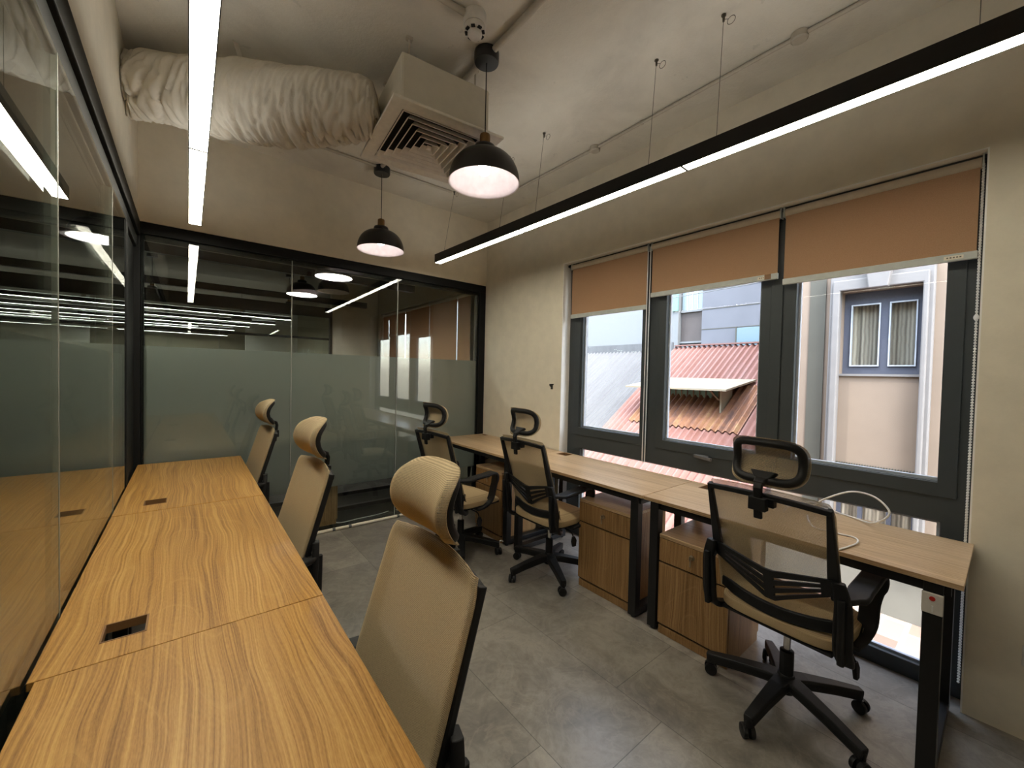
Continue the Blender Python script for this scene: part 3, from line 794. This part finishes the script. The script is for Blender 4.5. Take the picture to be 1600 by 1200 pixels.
blind(1.752, 2.508, 1.965, bx, 'tan roller blind over the far window pane, hanging lowest', bg, chain=(-.386, .80, 'cord'))
blind(.885, 1.708, 2.046, bx, 'tan roller blind over the middle window pane, with a small tag at its rail end', bg, tagat=-.34)
blind(.118, .852, 2.005, bx, 'tan roller blind over the near window pane, with a long bead chain', bg, tagat=-.30, chain=(-.376, .10, 'bead'))
# small brown block at the end of the middle rail
tag(MB().span((bx-.012, .915, 2.034), (bx-.004, .95, 2.064)).build('brown_clip', M['oak_edge'], bevel=.002), 'small brown clip on the rail end of the middle blind', 'clip')

# ------------------------------------------------------------------ small things
hk = thing('wall_hook', 'small dark hook on the beige wall left of the window', 'hook', (XW, 2.685, 1.335))
MB().span((-.006, -.012, -.03), (0, .012, .012)).build('plate', M['wire'], hk, bevel=.002)
MB().tube(smooth_path([(-.004, 0, 0), (-.022, 0, .0), (-.03, 0, .014)], 4), .005, 8).build('peg', M['black_metal'], hk, smooth=True)
MB().span((-.014, -.022, .012), (0, .022, .02)).build('cap', M['black_metal'], hk, bevel=.002)
ws = thing('wall_socket', 'pale socket plate low on the near right wall edge', 'socket', (XW, -.103, .345))
MB().span((-.01, -.043, -.043), (0, .043, .043)).build('plate', M['white_plastic'], ws, bevel=.004)
MB().box((-.0105, -.012, 0), (.002, .006, .018)).build('slot', M['dark_void'], ws); 
def cable(label, pts, r, mat, cat='cable', group=None, n=8):
    o = MB().tube(smooth_path(pts, n), r, 8).build('cable', mat, smooth='all'); return tag(o, label, cat, group)
cable('white cable looped in a standing arc on the near window desk', [(2.59, .69, .755), (2.52, .63, .79), (2.50, .565, .85), (2.50, .472, .905), (2.50, .39, .902), (2.475, .332, .858), (2.47, .345, .815), (2.53, .40, .768), (2.60, .47, .7555), (2.63, .55, .757), (2.56, .61, .80), (2.48, .665, .805), (2.43, .71, .78), (2.40, .72, .755)], .0042, M['cable_white'])
cable('thin white cable curling near the front edge of the near window desk', [(2.45, .63, .7545), (2.36, .60, .7545), (2.27, .55, .755), (2.275, .47, .7545), (2.275, .41, .7545), (2.21, .39, .7545), (2.12, .405, .7545), (2.063, .42, .7535)], .0036, M['cable_white'])
cable('short white cable poking from behind the far corner cabinet', [(2.12, 2.648, .005), (2.07, 2.64, .03), (2.035, 2.635, .045), (2.01, 2.63, .02), (1.995, 2.62, .004)], .005, M['cable_white'])
cable('thin black cable hanging to the floor behind the middle chair', [(2.42, 1.98, .68), (2.40, 1.95, .45), (2.39, 1.94, .2), (2.385, 1.91, .03), (2.36, 1.87, .006), (2.33, 1.843, .004)], .0032, M['black_plastic'])
cable('black cables drooping under the far corner desk', [(2.45, 3.55, .69), (2.40, 3.45, .55), (2.42, 3.3, .60), (2.44, 3.2, .69)], .006, M['black_plastic'])
cable('white cable hanging by the wall under the middle desk', [(2.52, 1.98, .70), (2.56, 2.0, .3), (2.50, 1.96, .03), (2.42, 1.93, .005), (2.36, 2.02, .005)], .004, M['cable_white'])

# ------------------------------------------------------------------ the dim office beyond the glass
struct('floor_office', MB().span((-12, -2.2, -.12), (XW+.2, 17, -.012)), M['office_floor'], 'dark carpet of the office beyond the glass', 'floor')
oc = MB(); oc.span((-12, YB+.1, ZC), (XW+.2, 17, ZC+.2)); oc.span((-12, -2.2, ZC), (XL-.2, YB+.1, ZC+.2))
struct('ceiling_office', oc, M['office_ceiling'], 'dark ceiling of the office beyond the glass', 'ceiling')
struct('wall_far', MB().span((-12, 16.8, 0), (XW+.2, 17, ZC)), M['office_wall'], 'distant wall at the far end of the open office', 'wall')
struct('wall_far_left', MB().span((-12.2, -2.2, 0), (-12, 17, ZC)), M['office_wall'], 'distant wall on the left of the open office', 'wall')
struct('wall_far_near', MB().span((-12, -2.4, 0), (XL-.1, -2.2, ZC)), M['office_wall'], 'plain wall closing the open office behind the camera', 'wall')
struct('wall_next_room', MB().plate([YB+.3, 4.02, 7.0, 17], [0, .8, 2.44, ZC], XW, XW+.2, yzx, [(1, 1)]), M['office_wall'], 'window wall of the next room beyond the back glass', 'wall')
struct('wall_divider', MB().span((1.87, 7.14, 0), (XW, 7.26, ZC)), M['wall'], 'pale wall stub beside the next glass partition', 'wall')
struct('wall_pale_far', MB().span((1.3, 13.9, 0), (XW, 14.05, ZC)), M['white_wall'], 'pale lit wall far down the open office', 'wall')
W2 = thing('window_2', 'slate grey window of the next room hidden by closed blinds', 'window', kind=ST)
MB().plate([4.02, 4.08, 5.40, 5.52, 6.94, 7.0], [.8, .86, 2.38, 2.44], 2.74, 2.80, yzx, [(1, 1), (3, 1)]).build('frame', M['slate_frame'], W2)
for a, b in ((4.08, 5.40), (5.52, 6.94)): MB().span((2.77, a, .86), (2.776, b, 2.38)).build('pane', M['window_glass'], W2)
for k, (a, b) in enumerate(((4.03, 4.475), (4.495, 5.235), (5.26, 6.05), (6.075, 6.99))):
    blind(a, b, .86, 2.69, ['narrow closed tan blind beyond the glass, nearest the back partition', 'closed tan blind beyond the glass, second from the partition', 'closed tan blind beyond the glass, third from the partition', 'closed tan blind beyond the glass, farthest from the partition'][k], 'closed blinds in the next room')
# next partition
glass_wall('wall_glass_next', 'second black framed glass partition beyond the next room', [-6, -3.4, -1.2, .35], -9, 1.84, lambda u, z, t: (u, 7.12+t, z),
           [(-9, 1.87, 2.30, 2.46, -.01, .06), (1.83, 1.87, 0, 2.3, -.01, .06), (-9, 1.87, 1.93, 1.965, .02, .05)], [.4, 1.55], [0, 2.32], .02)
for k, (y, x0, x1) in enumerate(((9.6, -9, 1.7), (10.9, -3.4, 1.6), (12.0, -9, 1.2), (12.9, -7, .2), (13.5, -9.5, 1.0), (14.8, -9, -.6), (15.9, -8, 1.0))):
    linear_light('office_pendant_strip', '%s row of white strip light beyond the second glass partition' % ('nearest', 'second nearest', 'third', 'fourth', 'fifth', 'second farthest', 'farthest')[k],
                 (x0, y), (x1, y), 2.47, .05, .07, 4, [(.6, 0), (4, 0), (7.5, 0)], M['office_strip'], 'strip lights in the open office', True)
for k, (y, x0, x1) in enumerate(((4.95, -3, 2.3), (6.75, -3, 2.3))):
    linear_light('unlit_pendant_strip', 'dark unlit strip light beyond the back glass, %s' % ('just inside the partition', 'before the second partition')[k],
                 (x0, y), (x1, y), 2.47, .07, .085, 4, [(.6, 0), (4.9, 0)], M['screen'], 'unlit strips in the next room')
for k, (x, y, lab) in enumerate(((1.47, 5.55, 'black dome pendant behind the back glass, beside the window side'), (-.42, 8.2, 'black dome pendant beyond the second partition, at the left of the glass'), (1.42, 8.2, 'black dome pendant beyond the second partition, at the pale wall stub'), (.9, 10.4, 'distant black dome pendant among the strip lights'), (1.246, 4.70, 'lit pendant added to brighten the frosted glass, close behind the middle of the back glass'), (1.21, 6.1, 'lit pendant added to brighten the frosted glass, deeper in the next room'), (-.56, 4.68, 'lit pendant added to brighten the frosted glass, half hidden by the corner post'))):
    o = copy_tree(pd); o.location = (x, y, 2.45); tag(o, lab, 'pendant lamp', 'pendant lamps beyond the glass')
    for ch in list(o.children):
        if ch.name.startswith('bulb'):
            if lab.startswith('lit'): ch.data = ch.data.copy(); ch.data.materials[0] = M['film_fill_bulb']  # lit pendants are added here to light the frosted film from behind
            else: bpy.data.objects.remove(ch)
# furniture just behind the back glass
make_desk(.44, 4.50, .62, 1.22, None, M['oak_grey_y'], 'dim desk behind the frosted glass, under the dark monitor', 'desks behind the frosted glass', (-.25, .25))
make_desk(1.68, 4.50, .62, 1.22, None, M['oak_grey_y'], 'dim desk behind the frosted glass, beside the far window chair', 'desks behind the frosted glass', (-.25, .25))
make_cabinet(.748, 3.93, 4.15, .605, 'oak cabinet standing right behind the back glass', None, depth=.35)
mo = thing('monitor', 'dark monitor silhouette behind the frosted glass', 'monitor', (.62, 4.62, .75))
MB().span((-.24, -.015, .09), (.24, .015, .42)).build('screen', M['screen'], mo, bevel=.006)
sm = MB(); sm.span((-.03, .0, 0), (.03, .03, .2)); sm.span((-.11, -.08, 0), (.11, .1, .012)); sm.build('stand', M['black_plastic'], mo)
cable('pale cable hanging from the desk behind the frosted glass', [(1.66, 4.2, .755), (1.66, 4.17, .745), (1.72, 4.1, .65), (1.92, 4.05, .5), (2.02, 4.0, .35), (1.9, 3.97, .12), (1.75, 3.96, .0), (1.7, 4.0, -.006)], .005, M['cable_white'])
cable('pale cable curled on the dark floor behind the back glass', [(1.0, 3.95, .16), (1.02, 3.94, .06), (1.12, 3.95, -.004), (1.3, 3.96, -.006), (1.5, 3.97, -.006), (1.62, 4.0, -.006)], .004, M['cable_white'])

# ------------------------------------------------------------------ outside
def ext(name, mb, mat, label, cat, group=None, parent=None, **k):
    o = mb.build(name, mat, parent, **k)
    return tag(o, label, cat, group) if label else o
zr = lambda x: .658*(x-6)
def corrugated(x0, x1, y0, y1, off, pitch=.115, amp=.024, nx=4):
    m = MB(); n = int((y1-y0)/pitch*6); cols = []
    nrm = Vector((-.658, 0, 1)).normalized()
    for i in range(n+1):
        y = y0+(y1-y0)*i/n; w = amp*math.copysign(abs(math.sin(2*math.pi*y/pitch))**.7, math.sin(2*math.pi*y/pitch))
        cols.append([m.b.verts.new(Vector((x0+(x1-x0)*j/nx, y, zr(x0+(x1-x0)*j/nx)))+nrm*(off+w)) for j in range(nx+1)])
    lowc = [[m.b.verts.new(v.co-nrm*.004) for v in c] for c in cols]
    for A, B, C_, D in zip(cols, cols[1:], lowc, lowc[1:]):
        for j in range(nx):
            m.b.faces.new((A[j], A[j+1], B[j+1], B[j])); m.b.faces.new((C_[j], D[j], D[j+1], C_[j+1]))
        m.b.faces.new((A[0], B[0], D[0], C_[0])); m.b.faces.new((A[nx], C_[nx], D[nx], B[nx]))
    for c, l in ((cols[0], lowc[0]), (cols[-1], lowc[-1])):
        for j in range(nx): m.b.faces.new((c[j], l[j], l[j+1], c[j+1]))
    return m
rr_ = thing('red_shed', 'red corrugated metal roof outside the window, patched with rust', 'roof', kind='thing')
corrugated(4.9, 9.33, 2.0, 5.2, 0).build('roof_sheet', M['red_roof'], rr_, smooth=True)
rs = corrugated(6.84, 7.98, 2.72, 4.75, .03).build('rusty_sheet', M['rust_roof'], rr_, smooth=True)
MB().bar((9.33, 2.0, zr(9.33)+.03), (9.33, 5.2, zr(9.33)+.03), .16, .03).build('ridge_cap', M['red_roof'], rr_)
wr_ = thing('white_shed', 'white corrugated metal roof outside the far window pane', 'roof', kind='thing')
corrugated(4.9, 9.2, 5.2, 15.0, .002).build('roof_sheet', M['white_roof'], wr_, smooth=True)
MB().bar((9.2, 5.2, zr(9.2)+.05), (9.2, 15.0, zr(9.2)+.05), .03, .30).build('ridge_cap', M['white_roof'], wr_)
# dormer: plywood canopy over a boarded opening
aw = thing('roof_dormer', 'pale plywood awning over a mint boarded opening on the red roof', 'dormer')
MB().plate([2.95, 4.82], [0, 1], 0, .03, lambda u, v, t: (6.9+1.25*v-(.12 if u > 4 else 0)*(1-v), u, 1.235+.18*v+t)).build('awning', M['ply'], aw)
MB().span((7.62, 3.2, zr(7.62)-.02), (7.66, 4.6, 1.32)).build('board_wall', M['mint'], aw)
for k in range(12): MB().bar((7.60, 3.25+.12*k, zr(7.6)), (7.60, 3.25+.12*k, 1.31), .018, .018).build('post', M['rust_roof'], aw)
MB().bar((7.56, 3.6, 1.30), (7.5, 3.32, 1.05), .02, .03).build('brace', M['oak_edge'], aw)
MB().plate([3.17, 3.2], [0, 1], 0, 1, lambda u, v, t: (7.25+.42*t, u, (zr(7.25+.42*t)+.02)*(1-v)+v*(1.27+.04*t))).build('side_board', M['ply'], aw)

# the neighbouring house with its tall framed window
H = thing('neighbor_house', 'beige stucco house outside the near window pane, with a tall white framed window', 'house')
XF = 6.0
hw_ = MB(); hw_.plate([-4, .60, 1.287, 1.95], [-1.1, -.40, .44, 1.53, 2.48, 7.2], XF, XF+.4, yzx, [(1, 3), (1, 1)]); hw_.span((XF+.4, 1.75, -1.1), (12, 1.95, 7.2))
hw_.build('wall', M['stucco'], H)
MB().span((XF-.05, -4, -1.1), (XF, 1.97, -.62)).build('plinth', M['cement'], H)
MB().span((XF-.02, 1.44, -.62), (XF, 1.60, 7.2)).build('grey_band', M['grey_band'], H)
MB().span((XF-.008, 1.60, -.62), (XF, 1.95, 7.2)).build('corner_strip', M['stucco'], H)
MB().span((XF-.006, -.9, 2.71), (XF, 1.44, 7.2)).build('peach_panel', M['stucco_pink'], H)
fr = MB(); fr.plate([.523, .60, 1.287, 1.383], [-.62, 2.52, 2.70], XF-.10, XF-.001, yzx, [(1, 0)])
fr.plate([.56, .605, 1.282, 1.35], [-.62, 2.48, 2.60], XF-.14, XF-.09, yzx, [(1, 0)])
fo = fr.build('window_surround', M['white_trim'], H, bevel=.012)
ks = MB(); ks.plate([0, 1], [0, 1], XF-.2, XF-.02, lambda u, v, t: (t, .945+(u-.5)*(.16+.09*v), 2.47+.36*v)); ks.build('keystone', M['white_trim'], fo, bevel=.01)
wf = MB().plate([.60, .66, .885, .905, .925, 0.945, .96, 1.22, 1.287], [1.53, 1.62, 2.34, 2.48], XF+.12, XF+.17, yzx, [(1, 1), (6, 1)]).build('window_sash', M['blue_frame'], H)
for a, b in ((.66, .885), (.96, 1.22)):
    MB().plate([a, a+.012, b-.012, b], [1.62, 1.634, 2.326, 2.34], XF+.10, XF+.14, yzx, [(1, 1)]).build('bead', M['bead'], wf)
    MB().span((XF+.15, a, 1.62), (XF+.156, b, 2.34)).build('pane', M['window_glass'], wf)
def curtain(y0, y1, z0, z1, x):
    n = 60
    return MB().plate([i/n for i in range(n+1)], [0, 1], 0, .01, lambda u, v, t: (x+.02*math.sin(u*38)+t, y0+(y1-y0)*u, z0+(z1-z0)*v))
curtain(.62, 1.27, 1.54, 2.47, XF+.26).build('curtain', M['curtain'], wf, smooth=True)
MB().span((XF+.38, .55, 1.5), (XF+.4, 1.34, 2.52)).build('dark_interior', M['dark_void'], wf)
MB().span((XF-.03, .585, 1.505), (XF+.1, 1.30, 1.53)).build('sill', M['white_trim'], H)
MB().plate([.60+.0115*i for i in range(61)], [.44, .50], XF-.02, XF-.004, yzx, [(i, 0) for i in range(1, 60, 2)]).build('vent_strip', M['grey_band'], H)
lw = MB().plate([.60, .64, .80, .84, 1.05, 1.09, 1.25, 1.287], [-.40, -.35, .40, .44], XF+.1, XF+.15, yzx, [(1, 1), (3, 1), (5, 1)]).build('lower_sash', M['blue_frame'], H)
curtain(.61, 1.28, -.39, .43, XF+.22).build('lower_curtain', M['curtain'], lw, smooth=True)
# buildings farther away
ext('white_building', MB().span((13.0, 7.2, -1), (14, 26, 10)), M['white_house'], 'plain white building behind the white roof', 'building')
tw = thing('grey_tower', 'grey tower block with banded windows behind the red roof', 'building')
MB().span((13.2, 6.3, -1), (19, 7.19, 14)).build('wall', M['tower'], tw)
MB().span((13.17, 6.43, 3.74), (13.2, 7.16, 4.6)).build('window_band', M['dark_pane'], tw)
for y in (6.62, 6.8, 6.98): MB().span((13.15, y-.01, 3.74), (13.17, y+.01, 4.6)).build('mullion', M['bead'], tw)
MB().span((13.12, 6.4, 3.66), (13.2, 7.19, 3.73)).build('sill', M['white_house'], tw)
MB().span((13.16, 6.4, 2.2), (13.2, 7.19, 2.56)).build('lower_window_band', M['dark_pane'], tw)
MB().span((13.12, 6.4, 2.62), (13.2, 7.19, 2.68)).build('lower_sill', M['white_house'], tw)
tb = ext('teal_glazing', MB().span((12.95, 7.2, 3.72), (12.999, 8.0, 5.5)), M['teal_pane'], 'pale teal glazing on the corner of the white building', 'glazing')
cb = thing('concrete_building', 'pale concrete building with a blue window behind the red roof', 'building')
MB().span((13.0, -2, -1), (13.11, 6.39, 9)).build('wall', M['concrete_blue'], cb)
for z in (3.02, 3.66, 4.28): MB().span((12.99, -2, z), (13.0, 6.39, z+.02)).build('joint_line', M['grey_band'], cb)
bw = MB().span((12.975, 4.1, 1.9), (13.0, 5.30, 3.0)).build('blue_window', M['blue_pane'], cb)
MB().span((12.96, 5.30, 1.9), (13.0, 5.33, 3.03)).build('window_trim', M['grey_band'], bw)
for z, s in ((3.92, .10),):
    m = MB(); m.tube([(11.5, 2.4, z+.2), (11.5, 4.5, z+.02), (11.5, 8.5, z-s)], .012, 6)
    tag(m.build('overhead_line', M['white_house']), 'thin pale overhead line crossing before the concrete building', 'overhead line')
tag(MB().span((2.84, -6, -1.3), (30, 30, -1.1)).build('ground_outside', M['paver']), 'brick paved ground outside, seen under the near desk', 'ground', kind=ST)

# ------------------------------------------------------------------ light
wd = bpy.data.worlds.new('sky'); S.world = wd; wd.use_nodes = True
nt = wd.node_tree; nt.nodes.clear()
sk = nt.nodes.new('ShaderNodeTexSky'); sk.sky_type = 'NISHITA'; sk.sun_disc = False; sk.sun_elevation = R(58); sk.sun_rotation = R(200); sk.air_density = 1.0; sk.dust_density = 2.0
bgd = nt.nodes.new('ShaderNodeBackground'); bgd.inputs[1].default_value = SKY = 1.1
ou = nt.nodes.new('ShaderNodeOutputWorld'); hs = nt.nodes.new('ShaderNodeHueSaturation'); hs.inputs['Saturation'].default_value = .62; nt.links.new(sk.outputs[0], hs.inputs['Color']); nt.links.new(hs.outputs[0], bgd.inputs[0]); nt.links.new(bgd.outputs[0], ou.inputs[0])
su = bpy.data.lights.new('sun', 'SUN'); su.energy = SUN = 1.5; su.angle = R(1.0); su.color = (1, .96, .9)
so = bpy.data.objects.new('sun', su); COL.objects.link(so)
so.rotation_euler = Vector((.40, -.28, -.87)).to_track_quat('-Z', 'Y').to_euler()

# ------------------------------------------------------------------ camera
cz, yaw, pitch, roll, fpx = 1.4348, -.6781, -.0238, .0226, 629.54
cy, sy = math.cos(yaw), math.sin(yaw)
r0 = Vector((cy, sy, 0)); f0 = Vector((-sy, cy, 0)); u0 = Vector((0, 0, 1))
f2 = f0*math.cos(pitch)+u0*math.sin(pitch); u2 = u0*math.cos(pitch)-f0*math.sin(pitch)
r3 = r0*math.cos(roll)+u2*math.sin(roll); u3 = u2*math.cos(roll)-r0*math.sin(roll)
cam = bpy.data.cameras.new('camera'); co = bpy.data.objects.new('camera', cam); COL.objects.link(co)
cam.sensor_width = 36; cam.lens = fpx/1600*36; cam.clip_start = .01; cam.clip_end = 200
mt = Matrix((r3, u3, -f2)).transposed().to_4x4(); mt.translation = (0, 0, cz); co.matrix_world = mt
S.camera = co
